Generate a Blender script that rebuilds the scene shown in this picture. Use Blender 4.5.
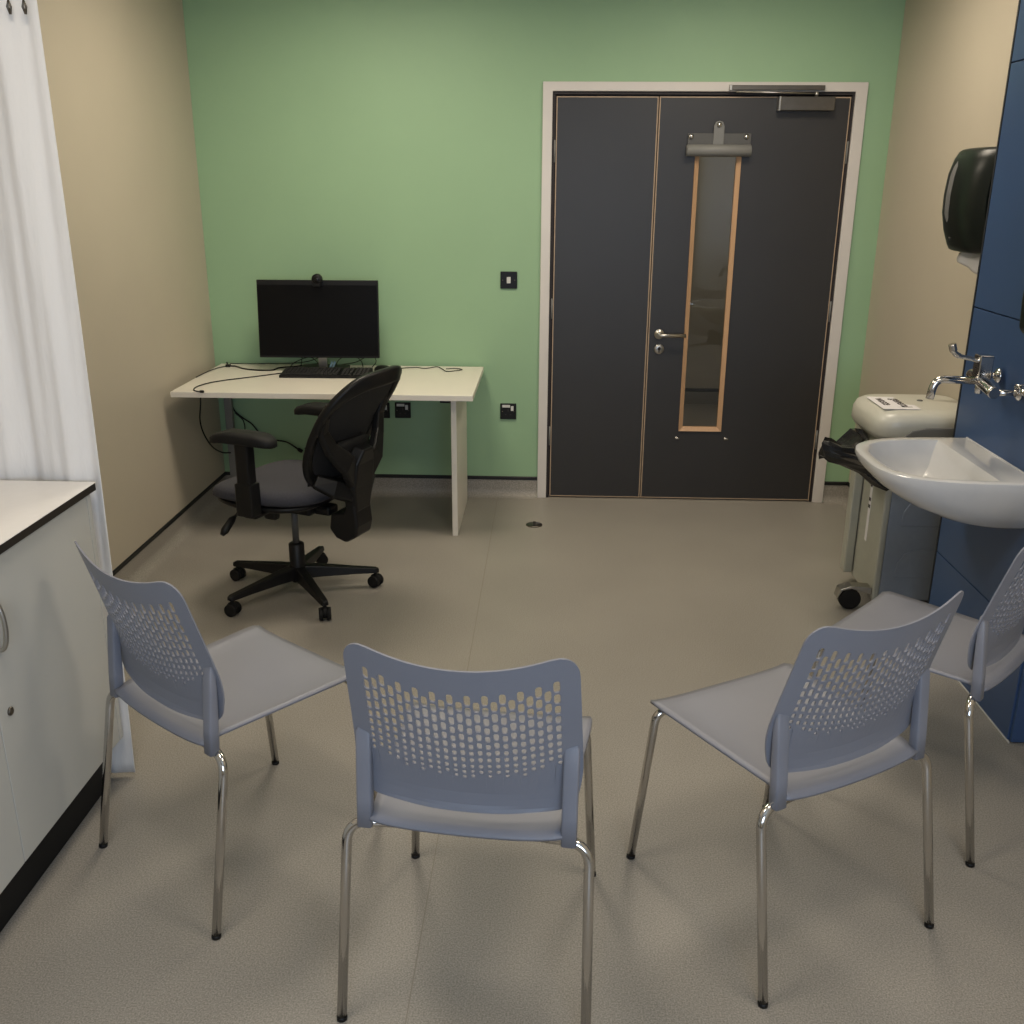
import bpy, bmesh, math, random
from mathutils import Vector, Matrix
random.seed(7)
S = bpy.context.scene
for o in list(bpy.data.objects): bpy.data.objects.remove(o, do_unlink=True)
COL = S.collection

# ------------------------------------------------------------------ camera
def make_camera():
    pitch, yaw, roll, f = 0.323873, -0.037709, 0.005748, 986.68
    F = Vector((math.sin(yaw)*math.cos(pitch), math.cos(yaw)*math.cos(pitch), -math.sin(pitch)))
    R = Vector((math.cos(yaw), -math.sin(yaw), 0)); U = R.cross(F)
    R2 = R*math.cos(roll)+U*math.sin(roll); U2 = -R*math.sin(roll)+U*math.cos(roll)
    cd = bpy.data.cameras.new('camera'); co = bpy.data.objects.new('camera', cd); COL.objects.link(co)
    m = Matrix((R2, U2, -F)).transposed().to_4x4(); m.translation = Vector((0, 0, 1.66))
    co.matrix_world = m
    cd.sensor_width = 36; cd.lens = 36*f/1024; cd.clip_start = .02
    S.camera = co
make_camera()

# ------------------------------------------------------------------ world, lights, exposure
W = bpy.data.worlds.new('world'); S.world = W; W.use_nodes = True
W.node_tree.nodes['Background'].inputs[0].default_value = (.5, .55, .6, 1)
W.node_tree.nodes['Background'].inputs[1].default_value = .05
S.view_settings.view_transform = 'Standard'; S.view_settings.look = 'None'
S.view_settings.gamma = 1; S.view_settings.use_curve_mapping = False
S.view_settings.exposure = 0.0
WARM = (1.0, .875, .705); COOL = (.62, .77, 1.0)
PANEL_POWER = 20.5
def area(name, loc, sx, sy, power, col, rot=(0, 0, 0), spread=180):
    l = bpy.data.lights.new(name, 'AREA'); l.shape = 'RECTANGLE'; l.size = sx; l.size_y = sy
    l.energy = power; l.color = col; l.spread = math.radians(spread)
    o = bpy.data.objects.new(name, l); COL.objects.link(o); o.location = loc; o.rotation_euler = rot
    return o
ROOM_PANELS = [(-.80, 4.05, 1.0), (.85, 4.05, .8), (-.75, 1.5, .66), (.80, 1.5, .62)]
for x, y, k in ROOM_PANELS:
    area('ceiling_panel_light', (x, y, 2.655), .56, .56, PANEL_POWER*k, WARM, spread=170)
# daylight through the window behind the camera
area('window_daylight', (.35, -1.36, 1.5), 1.6, 1.2, 42.0, COOL, (math.radians(90), 0, 0))
# corridor lamp beyond the door
area('corridor_panel_light', (.8, 6.4, 2.6), .5, .5, 6, WARM)

# ------------------------------------------------------------------ materials
def newmat(name):
    m = bpy.data.materials.new(name); m.use_nodes = True
    return m, m.node_tree.nodes, m.node_tree.links, m.node_tree.nodes['Principled BSDF']
def mat(name, col, rough=.5, metal=0., spec=.5, noise=0., nscale=40., bump=0., bscale=200., coat=0.):
    m, N, L, P = newmat(name)
    P.inputs['Base Color'].default_value = (*col, 1); P.inputs['Roughness'].default_value = rough
    P.inputs['Metallic'].default_value = metal; P.inputs['Specular IOR Level'].default_value = spec
    P.inputs['Coat Weight'].default_value = coat
    tc = N.new('ShaderNodeTexCoord')
    if noise:
        n = N.new('ShaderNodeTexNoise'); n.inputs['Scale'].default_value = nscale; n.inputs['Detail'].default_value = 4
        L.new(tc.outputs['Object'], n.inputs['Vector'])
        r = N.new('ShaderNodeMapRange'); r.inputs[1].default_value = .3; r.inputs[2].default_value = .7
        r.inputs[3].default_value = 1-noise; r.inputs[4].default_value = 1+noise
        L.new(n.outputs['Fac'], r.inputs[0])
        v = N.new('ShaderNodeVectorMath'); v.operation = 'SCALE'; v.inputs[0].default_value = col
        L.new(r.outputs[0], v.inputs['Scale']); L.new(v.outputs[0], P.inputs['Base Color'])
    if bump:
        n = N.new('ShaderNodeTexNoise'); n.inputs['Scale'].default_value = bscale; n.inputs['Detail'].default_value = 3
        L.new(tc.outputs['Object'], n.inputs['Vector'])
        b = N.new('ShaderNodeBump'); b.inputs['Strength'].default_value = bump; b.inputs['Distance'].default_value = .002
        L.new(n.outputs['Fac'], b.inputs['Height']); L.new(b.outputs[0], P.inputs['Normal'])
    return m
def srgb(r, g, b):
    return tuple(((c/255)/12.92 if c/255 < .04045 else ((c/255+.055)/1.055)**2.4) for c in (r, g, b))
M = {}
M['green'] = mat('green_paint', (.295, .46, .275), .55, noise=.02, nscale=3, bump=.15, bscale=300)
M['beige'] = mat('beige_paint', (.50, .445, .355), .55, noise=.02, nscale=3, bump=.15, bscale=300)
M['ceiling'] = mat('ceiling_white', (.72, .72, .68), .9, noise=.02)
M['white_paint'] = mat('white_gloss_paint', (.66, .62, .58), .35, noise=.02, nscale=6)
M['door'] = mat('charcoal_laminate', (.0265, .0245, .0235), .42, noise=.04, nscale=5)
M['gap'] = mat('dark_jamb', (.02, .014, .014), .6, noise=.05)
M['lipping'] = mat('pale_wood_lipping', (.42, .31, .21), .5, noise=.1, nscale=30)
M['black'] = mat('black_plastic', (.0055, .0055, .006), .42, 0., .3, noise=.05, bump=.1)
M['black_matt'] = mat('black_matt', (.006, .006, .0065), .65, 0., .3, noise=.05)
M['black_gloss'] = mat('black_gloss', (.006, .006, .007), .12, noise=.02)
M['screen'] = mat('dark_screen', (.003, .003, .0035), .3, 0., .15, noise=.02)
M['strip'] = mat('black_capping', (.006, .006, .007), .45, noise=.05)
M['chair'] = mat('blue_grey_polypropylene', (.232, .238, .275), .45, noise=.02, nscale=8, bump=.12, bscale=500)
M['chrome'] = mat('chrome', (.62, .60, .57), .12, 1., noise=.01)
M['satin'] = mat('satin_steel', (.50, .48, .44), .33, 1., noise=.03)
M['steel_dark'] = mat('brushed_closer_steel', (.15, .135, .115), .33, 1., noise=.05)
M['ceramic'] = mat('white_ceramic', (.60, .60, .60), .10, noise=.01, coat=.3)
M['desk'] = mat('cream_desk_laminate', (.74, .70, .62), .4, noise=.015, nscale=4)
M['worktop'] = mat('white_worktop', (.78, .76, .74), .35, noise=.015)
M['edge'] = mat('dark_worktop_edge', (.016, .012, .010), .5, noise=.05)
M['cab'] = mat('off_white_cabinet', (.54, .545, .52), .35, noise=.012, nscale=3)
M['blue'] = mat('blue_panel', (.040, .082, .185), .38, noise=.04, nscale=4)
M['seam'] = mat('dark_seam', (.008, .010, .014), .7, noise=.02)
M['fabric'] = mat('grey_seat_fabric', (.045, .045, .055), .95, noise=.25, nscale=220, bump=.6, bscale=500)
M['binlid'] = mat('cream_bin_plastic', (.55, .54, .47), .3, noise=.015)
M['bincream'] = mat('cream_bin_metal', (.40, .40, .34), .4, noise=.02)
M['binblue'] = mat('blue_grey_bin_panel', (.25, .285, .34), .3, noise=.03)
M['bag'] = mat('black_bag_film', (.008, .008, .008), .22, noise=.1, bump=.5, bscale=60)
M['paper'] = mat('white_paper', (.75, .73, .74), .8, noise=.01)
M['ink'] = mat('dark_ink', (.04, .03, .03), .8, noise=.01)
M['grey'] = mat('mid_grey_plastic', (.19, .19, .18), .5, noise=.02)
M['grey2'] = mat('dim_grey_plate', (.085, .083, .078), .5, noise=.02)
M['key'] = mat('keycap_black', (.009, .009, .0095), .5, noise=.05)
M['cyan'] = mat('pale_blue_tag', (.28, .46, .58), .5, noise=.02)
M['disp'] = mat('dark_green_black_plastic', (.008, .0115, .009), .33, 0., .3, noise=.05)
M['window_grey'] = mat('translucent_grey_window', (.16, .16, .16), .3, noise=.03)
M['lamp_off'] = mat('lamp_rim_white', (.6, .6, .6), .5, noise=.02)
M['white_plastic'] = mat('white_plastic', (.6, .6, .57), .4, noise=.02)

def wood():
    m, N, L, P = newmat('oak_bead')
    tc = N.new('ShaderNodeTexCoord'); mp = N.new('ShaderNodeMapping'); mp.inputs['Scale'].default_value = (60, 60, 3)
    n = N.new('ShaderNodeTexNoise'); n.inputs['Scale'].default_value = 1; n.inputs['Detail'].default_value = 5
    r = N.new('ShaderNodeValToRGB'); r.color_ramp.elements[0].color = (.44, .26, .14, 1); r.color_ramp.elements[1].color = (.60, .38, .22, 1)
    L.new(tc.outputs['Object'], mp.inputs[0]); L.new(mp.outputs[0], n.inputs['Vector']); L.new(n.outputs['Fac'], r.inputs[0])
    L.new(r.outputs[0], P.inputs['Base Color']); P.inputs['Roughness'].default_value = .4
    return m
M['wood'] = wood()
def floor_mat():
    m, N, L, P = newmat('speckled_vinyl')
    tc = N.new('ShaderNodeTexCoord')
    n1 = N.new('ShaderNodeTexNoise'); n1.inputs['Scale'].default_value = 260; n1.inputs['Detail'].default_value = 3
    n2 = N.new('ShaderNodeTexNoise'); n2.inputs['Scale'].default_value = 2.2; n2.inputs['Detail'].default_value = 3
    L.new(tc.outputs['Object'], n1.inputs['Vector']); L.new(tc.outputs['Object'], n2.inputs['Vector'])
    r = N.new('ShaderNodeValToRGB'); e = r.color_ramp.elements
    e[0].position = .33; e[0].color = (.215, .198, .172, 1); e[1].position = .67; e[1].color = (.375, .35, .31, 1)
    L.new(n1.outputs['Fac'], r.inputs[0])
    mr = N.new('ShaderNodeMapRange'); mr.inputs[1].default_value = .3; mr.inputs[2].default_value = .7
    mr.inputs[3].default_value = .95; mr.inputs[4].default_value = 1.05; L.new(n2.outputs['Fac'], mr.inputs[0])
    v = N.new('ShaderNodeVectorMath'); v.operation = 'SCALE'; L.new(r.outputs[0], v.inputs[0]); L.new(mr.outputs[0], v.inputs['Scale'])
    L.new(v.outputs[0], P.inputs['Base Color']); P.inputs['Roughness'].default_value = .42
    P.inputs['Specular IOR Level'].default_value = .35
    b = N.new('ShaderNodeBump'); b.inputs['Strength'].default_value = .25; b.inputs['Distance'].default_value = .001
    L.new(n1.outputs['Fac'], b.inputs['Height']); L.new(b.outputs[0], P.inputs['Normal'])
    return m
M['floor'] = floor_mat()
M['floor_seam'] = mat('weld_seam', (.225, .20, .165), .5, noise=.03)
def glass():
    m, N, L, P = newmat('clear_glass')
    P.inputs['Base Color'].default_value = (.93, .95, .93, 1); P.inputs['Roughness'].default_value = .0
    P.inputs['Transmission Weight'].default_value = 1; P.inputs['IOR'].default_value = 1.5
    return m
M['glass'] = glass()
def cloth():
    m, N, L, P = newmat('white_curtain_cloth')
    P.inputs['Base Color'].default_value = (.88, .87, .86, 1); P.inputs['Roughness'].default_value = .9
    t = N.new('ShaderNodeBsdfTranslucent'); t.inputs[0].default_value = (.8, .79, .76, 1)
    mx = N.new('ShaderNodeMixShader'); mx.inputs[0].default_value = .15
    out = [n for n in N if n.type == 'OUTPUT_MATERIAL'][0]
    tc = N.new('ShaderNodeTexCoord'); mp = N.new('ShaderNodeMapping'); mp.inputs['Scale'].default_value = (14, 1, 3)
    n = N.new('ShaderNodeTexNoise'); n.inputs['Scale'].default_value = 1.6; n.inputs['Detail'].default_value = 5
    b = N.new('ShaderNodeBump'); b.inputs['Strength'].default_value = .5; b.inputs['Distance'].default_value = .012
    L.new(tc.outputs['Object'], mp.inputs[0]); L.new(mp.outputs[0], n.inputs['Vector']); L.new(n.outputs['Fac'], b.inputs['Height'])
    L.new(b.outputs[0], P.inputs['Normal'])
    L.new(P.outputs[0], mx.inputs[1]); L.new(t.outputs[0], mx.inputs[2]); L.new(mx.outputs[0], out.inputs[0])
    return m
M['cloth'] = cloth()
def mesh_fabric():
    m, N, L, P = newmat('black_open_mesh')
    P.inputs['Base Color'].default_value = (.009, .009, .010, 1); P.inputs['Roughness'].default_value = .8
    tc = N.new('ShaderNodeTexCoord'); w = N.new('ShaderNodeTexVoronoi'); w.inputs['Scale'].default_value = 260
    L.new(tc.outputs['Object'], w.inputs['Vector'])
    lt = N.new('ShaderNodeMath'); lt.operation = 'LESS_THAN'; lt.inputs[1].default_value = .16; L.new(w.outputs['Distance'], lt.inputs[0])
    tr = N.new('ShaderNodeBsdfTransparent'); mx = N.new('ShaderNodeMixShader')
    out = [n for n in N if n.type == 'OUTPUT_MATERIAL'][0]
    L.new(lt.outputs[0], mx.inputs[0]); L.new(P.outputs[0], mx.inputs[1]); L.new(tr.outputs[0], mx.inputs[2]); L.new(mx.outputs[0], out.inputs[0])
    return m
M['mesh'] = mesh_fabric()
def emis(name, col, st):
    m, N, L, P = newmat(name)
    P.inputs['Base Color'].default_value = (.8, .8, .8, 1)
    P.inputs['Emission Color'].default_value = (*col, 1); P.inputs['Emission Strength'].default_value = st
    return m
M['diffuser'] = emis('lit_diffuser', WARM, 1.2)
M['daylight_pane'] = emis('daylight_glass', COOL, .5)

# ------------------------------------------------------------------ mesh helpers
def bm_obj(name, bm, m, parent=None, smooth=False, bevel=0., seg=2, solid=None, sub=0, angle=35):
    me = bpy.data.meshes.new(name)
    bmesh.ops.recalc_face_normals(bm, faces=bm.faces)
    bm.to_mesh(me); bm.free()
    o = bpy.data.objects.new(name, me); COL.objects.link(o)
    mats = m if isinstance(m, (list, tuple)) else [m]
    for x in mats: me.materials.append(x)
    if parent is not None: o.parent = parent
    if smooth:
        for p in me.polygons: p.use_smooth = True
    if solid:
        s = o.modifiers.new('s', 'SOLIDIFY'); s.thickness = solid; s.offset = 0
    if sub:
        s = o.modifiers.new('u', 'SUBSURF'); s.levels = sub; s.render_levels = sub
    if bevel:
        b = o.modifiers.new('b', 'BEVEL'); b.width = bevel; b.segments = seg; b.limit_method = 'ANGLE'; b.angle_limit = math.radians(angle)
    return o
def box(bm, x0, x1, y0, y1, z0, z1, mi=0):
    vs = [bm.verts.new(p) for p in ((x0,y0,z0),(x1,y0,z0),(x1,y1,z0),(x0,y1,z0),(x0,y0,z1),(x1,y0,z1),(x1,y1,z1),(x0,y1,z1))]
    fs = [(3,2,1,0),(4,5,6,7),(0,1,5,4),(1,2,6,5),(2,3,7,6),(3,0,4,7)]
    out = []
    for f in fs:
        fc = bm.faces.new([vs[i] for i in f]); fc.material_index = mi; out.append(fc)
    return vs
def boxo(name, b, m, parent=None, bevel=.002, seg=2):
    bm = bmesh.new(); box(bm, *b); return bm_obj(name, bm, m, parent, bevel=bevel, seg=seg)
def path_pts(pts, r=.03, n=6):
    """round the corners of a polyline"""
    P = [Vector(p) for p in pts]; out = [P[0]]
    for i in range(1, len(P)-1):
        a, b, c = P[i-1], P[i], P[i+1]
        d1 = (a-b); d2 = (c-b); rr = min(r, d1.length*.49, d2.length*.49)
        p0 = b+d1.normalized()*rr; p1 = b+d2.normalized()*rr
        for k in range(n+1):
            t = k/n; out.append((1-t)**2*p0+2*t*(1-t)*b+t*t*p1)
    out.append(P[-1]); return out
def catmull(pts, n=6):
    P = [Vector(p) for p in pts]; P = [P[0]*2-P[1]]+P+[P[-1]*2-P[-2]]; out = []
    for i in range(1, len(P)-2):
        for k in range(n):
            t = k/n; a, b, c, d = P[i-1:i+3]
            out.append(.5*((2*b)+(c-a)*t+(2*a-5*b+4*c-d)*t*t+(3*b-a-3*c+d)*t**3))
    out.append(P[-2]); return out
def tube(bm, pts, r, n=12, cap=True, mi=0):
    pts = [Vector(p) for p in pts]
    rs = r if isinstance(r, (list, tuple)) else [r]*len(pts)
    T0 = (pts[1]-pts[0]).normalized(); up = Vector((0, 0, 1)) if abs(T0.z) < .9 else Vector((1, 0, 0))
    nrm = T0.cross(up).normalized(); rings = []
    for i, p in enumerate(pts):
        t = (pts[min(i+1, len(pts)-1)]-pts[max(i-1, 0)])
        t = t.normalized() if t.length > 1e-9 else T0
        nrm = (nrm-t*nrm.dot(t)).normalized(); bn = t.cross(nrm)
        rings.append([bm.verts.new(p+(nrm*math.cos(a)+bn*math.sin(a))*rs[i]) for a in [2*math.pi*k/n for k in range(n)]])
    for a, b in zip(rings, rings[1:]):
        for k in range(n):
            f = bm.faces.new((a[k], a[(k+1) % n], b[(k+1) % n], b[k])); f.smooth = True; f.material_index = mi
    if cap:
        f = bm.faces.new(rings[0][::-1]); f.material_index = mi
        f = bm.faces.new(rings[-1]); f.material_index = mi
def tubeo(name, pts, r, m, parent=None, n=12, bevel=0):
    bm = bmesh.new(); tube(bm, pts, r, n); return bm_obj(name, bm, m, parent, bevel=bevel)
def lathe(bm, prof, c=(0,0,0), axis='Z', n=24, mi=0):
    c = Vector(c); rings = []
    for r, h in prof:
        ring = []
        for k in range(n):
            a = 2*math.pi*k/n; u, v = max(r, 1e-5)*math.cos(a), max(r, 1e-5)*math.sin(a)
            p = {'Z': (u, v, h), 'Y': (u, h, v), 'X': (h, u, v)}[axis]
            ring.append(bm.verts.new(c+Vector(p)))
        rings.append(ring)
    for a, b in zip(rings, rings[1:]):
        for k in range(n):
            f = bm.faces.new((a[k], a[(k+1) % n], b[(k+1) % n], b[k])); f.smooth = True; f.material_index = mi
    f = bm.faces.new(rings[0]); f.material_index = mi
    f = bm.faces.new(rings[-1]); f.material_index = mi
def latheo(name, prof, c, axis, m, parent=None, n=24, bevel=0):
    bm = bmesh.new(); lathe(bm, prof, c, axis, n); return bm_obj(name, bm, m, parent, bevel=bevel)
def loft(bm, rings, cap=True, smooth=True):
    R = [[bm.verts.new(p) for p in r] for r in rings]; n = len(R[0])
    for a, b in zip(R, R[1:]):
        for k in range(n):
            f = bm.faces.new((a[k], a[(k+1) % n], b[(k+1) % n], b[k])); f.smooth = smooth
    if cap:
        bm.faces.new(R[0][::-1]); bm.faces.new(R[-1])
    return R
def prism(bm, outline, axis, a, b, mi=0):
    """extrude a 2D outline along an axis; outline is in the two other axes, in order"""
    def P(u, v, w): return {'X': (w, u, v), 'Y': (u, w, v), 'Z': (u, v, w)}[axis]
    A = [bm.verts.new(P(u, v, a)) for u, v in outline]; B = [bm.verts.new(P(u, v, b)) for u, v in outline]
    n = len(A)
    for k in range(n):
        f = bm.faces.new((A[k], A[(k+1) % n], B[(k+1) % n], B[k])); f.material_index = mi
    for f in (bm.faces.new(A[::-1]), bm.faces.new(B)): f.material_index = mi
def superel(cx, cy, a, b, e, n, z):
    out = []
    for k in range(n):
        t = 2*math.pi*k/n; c, s = math.cos(t), math.sin(t)
        out.append((cx+a*math.copysign(abs(c)**(2/e), c), cy+b*math.copysign(abs(s)**(2/e), s), z))
    return out
def structure(o): o['kind'] = 'structure'; return o
def tag(o, label, cat, group=None, kind=None):
    o['label'] = label; o['category'] = cat
    if group: o['group'] = group
    if kind: o['kind'] = kind
    return o
def thing(name, loc, label, cat, group=None, rz=0):
    o = bpy.data.objects.new(name, None); COL.objects.link(o); o.location = loc; o.rotation_euler = (0, 0, rz)
    o.empty_display_size = .1
    return tag(o, label, cat, group)
def at0(o, loc):
    """parts built in world coordinates, parented to an empty at loc"""
    o.matrix_parent_inverse = Matrix.Translation(-Vector(loc)); return o
def dup(root, loc, rz, label):
    def cp(o, par):
        c = o.copy(); COL.objects.link(c); c.parent = par
        for ch in list(o.children): cp(ch, c)
        return c
    r = cp(root, None); r.location = loc; r.rotation_euler = (0, 0, rz); r['label'] = label
    return r

# ------------------------------------------------------------------ room
XL, XR, YB, YN, H = -1.796, 1.634, 5.209, -1.45, 2.7
DX0, DX1, DZ = -.009, 1.446, 2.074          # door opening
bm = bmesh.new(); box(bm, XL-.1, XR+.1, YN-.1, YB+.1, -.06, 0); structure(bm_obj('floor', bm, M['floor']))
bm = bmesh.new(); box(bm, -.2766, -.2742, YN, YB-.02, 0, .0006); structure(bm_obj('trim_1', bm, M['floor_seam']))
bm = bmesh.new(); box(bm, XL-.1, XR+.1, YN-.1, YB+.1, H, H+.05); structure(bm_obj('ceiling', bm, M['ceiling']))
bm = bmesh.new(); box(bm, XL-.1, XL, YN, YB+.1, 0, H); structure(bm_obj('wall_left', bm, M['beige']))
bm = bmesh.new(); box(bm, XR, XR+.1, YN, YB+.1, 0, H); structure(bm_obj('wall_right', bm, M['beige']))
bm = bmesh.new()
box(bm, XL, DX0, YB, YB+.1, 0, H); box(bm, DX1, XR, YB, YB+.1, 0, H); box(bm, DX0, DX1, YB, YB+.1, DZ, H)
structure(bm_obj('wall_back', bm, M['green']))
bm = bmesh.new()                                   # wall behind the camera, with the window opening
box(bm, XL-.1, -.5, YN-.1, YN, 0, H); box(bm, 1.2, XR+.1, YN-.1, YN, 0, H)
box(bm, -.5, 1.2, YN-.1, YN, 0, .85); box(bm, -.5, 1.2, YN-.1, YN, 2.15, H)
structure(bm_obj('wall_front', bm, M['beige']))
bm = bmesh.new(); box(bm, -.5, 1.2, YN-.09, YN-.08, .85, 2.15); wn = structure(bm_obj('window_1', bm, M['daylight_pane']))
bm = bmesh.new()
for b in ((-.5,1.2,.85,.9),(-.5,1.2,2.1,2.15),(-.5,-.45,.85,2.15),(1.15,1.2,.85,2.15),(.33,.37,.85,2.15)): box(bm, b[0], b[1], YN-.075, YN-.02, b[2], b[3])
bm_obj('window_frame', bm, M['white_plastic'], wn, bevel=.003)

# coved vinyl skirting with its black capping strip
def coved(name, kind, a0, a1):
    r = .045; prof = [(r-r*math.sin(t)+.0035, r-r*math.cos(t)+.0002) for t in [math.pi/2*k/8 for k in range(9)]]+[(.0035, .101)]
    cap = [(0, .099), (.006, .099), (.006, .114), (.003, .118), (0, .118)]
    def W(d, z): return {'back': (lambda u: (u, YB-d, z)), 'left': (lambda u: (XL+d, u, z)), 'right': (lambda u: (XR-d, u, z)), 'front': (lambda u: (u, YN+d, z))}[kind]
    bm = bmesh.new()
    for pr, mi in ((prof, 0), (cap, 1)):
        A = [bm.verts.new(W(d, z)(a0)) for d, z in pr]; B = [bm.verts.new(W(d, z)(a1)) for d, z in pr]; n = len(A)
        for k in range(n if mi else n-1):
            f = bm.faces.new((A[k], A[(k+1) % n], B[(k+1) % n], B[k])); f.material_index = mi; f.smooth = not mi
        if mi:
            for q in (A[::-1], B): f = bm.faces.new(q); f.material_index = mi
    structure(bm_obj(name, bm, [M['floor'], M['strip']]))
coved('baseboard_back', 'back', XL, DX0-.05); coved('baseboard_back', 'back', DX1+.058, XR)
coved('baseboard_left', 'left', YN, YB); coved('baseboard_right', 'right', 3.53, YB); coved('baseboard_front', 'front', XL, XR)

# corridor beyond the doors
bm = bmesh.new(); box(bm, -1.2, 3.2, YB+.1, 7.8, -.06, 0); structure(bm_obj('floor', bm, M['floor']))
bm = bmesh.new(); box(bm, -1.2, 3.2, 7.7, 7.8, 0, H); structure(bm_obj('wall_corridor', bm, M['beige']))
bm = bmesh.new(); box(bm, -1.3, -1.2, YB+.1, 7.8, 0, H); structure(bm_obj('wall_corridor_left', bm, M['beige']))
bm = bmesh.new(); box(bm, 3.2, 3.3, YB+.1, 7.8, 0, H); structure(bm_obj('wall_corridor_right', bm, M['beige']))
bm = bmesh.new(); box(bm, -1.2, 3.2, YB+.1, 7.8, H, H+.05); structure(bm_obj('ceiling', bm, M['ceiling']))
bm = bmesh.new(); box(bm, -1.2, 3.2, 7.69, 7.7, .1, .125, 1); box(bm, -1.2, 3.2, 7.693, 7.7, 0, .1, 0)
structure(bm_obj('baseboard_corridor', bm, [M['floor'], M['strip']]))

# ------------------------------------------------------------------ ceiling lamps
for i, (x, y, k) in enumerate(ROOM_PANELS):
    t = thing('ceiling_panel_lamp', (x, y, H), ['square ceiling panel lamp above the desk', 'square ceiling panel lamp before the dark double door', 'square ceiling panel lamp above the left chairs, beside the white cabinet', 'square ceiling panel lamp above the right chairs, beside the blue panel'][i], 'lamp')
    bm = bmesh.new()
    for b in ((-.3,.3,-.3,-.285),(-.3,.3,.285,.3),(-.3,-.285,-.285,.285),(.285,.3,-.285,.285)): box(bm, *b, -.03, 0)
    bm_obj('frame', bm, M['lamp_off'], t); boxo('diffuser', (-.285,.285,-.285,.285,-.018,-.008), M['diffuser'], t, 0)

# ------------------------------------------------------------------ door
dl = (0.72, YB, 0)
bm = bmesh.new()
o0, o1, zt = -.0575, 1.502, 2.117
prism(bm, [(o0, 0), (DX0, 0), (DX0, DZ), (DX1, DZ), (DX1, 0), (o1, 0), (o1, zt), (o0, zt)], 'Y', YB-.016, YB)
structure(bm_obj('trim_2', bm, M['white_paint'], bevel=.003))
bm = bmesh.new()                                    # dark jamb lining
prism(bm, [(DX0, .0), (DX0+.014, .0), (DX0+.014, DZ-.013), (DX1-.012, DZ-.013), (DX1-.012, .0), (DX1, .0), (DX1, DZ), (DX0, DZ)], 'Y', YB-.002, YB+.1)
box(bm, DX0+.01, DX1-.01, YB+.055, YB+.07, 0, .004)
for b in ((DX0+.012, DX0+.03), (DX1-.03, DX1-.01)): box(bm, b[0], b[1], YB+.05, YB+.1, 0, DZ)
box(bm, DX0+.01, DX1-.01, YB+.05, YB+.1, DZ-.03, DZ)
structure(bm_obj('trim_3', bm, M['gap']))
# small leaf
def lipping(bm, x0, x1, z0, z1, w=.005):
    y0, y1 = YB+.0, YB+.044
    for b in ((x0, x0+w, z0, z1), (x1-w, x1, z0, z1), (x0+w, x1-w, z1-w, z1), (x0+w, x1-w, z0, z0+w)): box(bm, b[0], b[1], y0, y1, b[2], b[3])
d1 = boxo('door_1', (.015, .500, YB+.0005, YB+.0435, .012, 2.047), M['door'], None, 0); structure(d1)
bm = bmesh.new(); lipping(bm, .010, .5055, .008, 2.052); bm_obj('edge_lipping', bm, M['lipping'], d1)
# wide leaf with cut-out for the vision panel
gx0, gx1, gz0, gz1 = .712, .914, .405, 1.845
bm = bmesh.new(); X0, X1, Z0, Z1, Y0, Y1 = .5165, 1.4255, .012, 2.047, YB+.0005, YB+.0435
box(bm, X0, gx0, Y0, Y1, Z0, Z1); box(bm, gx1, X1, Y0, Y1, Z0, Z1); box(bm, gx0, gx1, Y0, Y1, Z0, gz0); box(bm, gx0, gx1, Y0, Y1, gz1, Z1)
d2 = structure(bm_obj('door_2', bm, M['door']))
bm = bmesh.new(); lipping(bm, .5115, 1.4305, .008, 2.052); bm_obj('edge_lipping', bm, M['lipping'], d2)
bm = bmesh.new(); w = .022
ox0, ox1, oz0, oz1 = .697, .924, .389, 1.86
for (a, b, c, d) in (((ox0, oz0), (ox1, oz0), (ox1-w, oz0+w), (ox0+w, oz0+w)), ((ox1, oz0), (ox1, oz1), (ox1-w, oz1-w), (ox1-w, oz0+w)), ((ox1, oz1), (ox0, oz1), (ox0+w, oz1-w), (ox1-w, oz1-w)), ((ox0, oz1), (ox0, oz0), (ox0+w, oz0+w), (ox0+w, oz1-w))):
    # mitred bead sloping down to the glass
    q = []
    for (x, z), yy in zip((a, b, c, d), (YB-.010, YB-.010, YB+.002, YB+.002)): q.append(bm.verts.new((x, yy, z)))
    p = [bm.verts.new((v.co.x, YB+.018 if i > 1 else YB+.0, v.co.z)) for i, v in enumerate(q)]
    bm.faces.new(q); bm.faces.new(p[::-1])
    for i in range(4): bm.faces.new((q[i], q[(i+1) % 4], p[(i+1) % 4], p[i]))
bm_obj('glazing_bead', bm, M['wood'], d2)
gl = boxo('glass_pane', (ox0+w-.004, ox1-w+.004, YB+.019, YB+.026, oz0+w-.004, oz1-w+.004), M['glass'], d2, 0)
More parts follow.
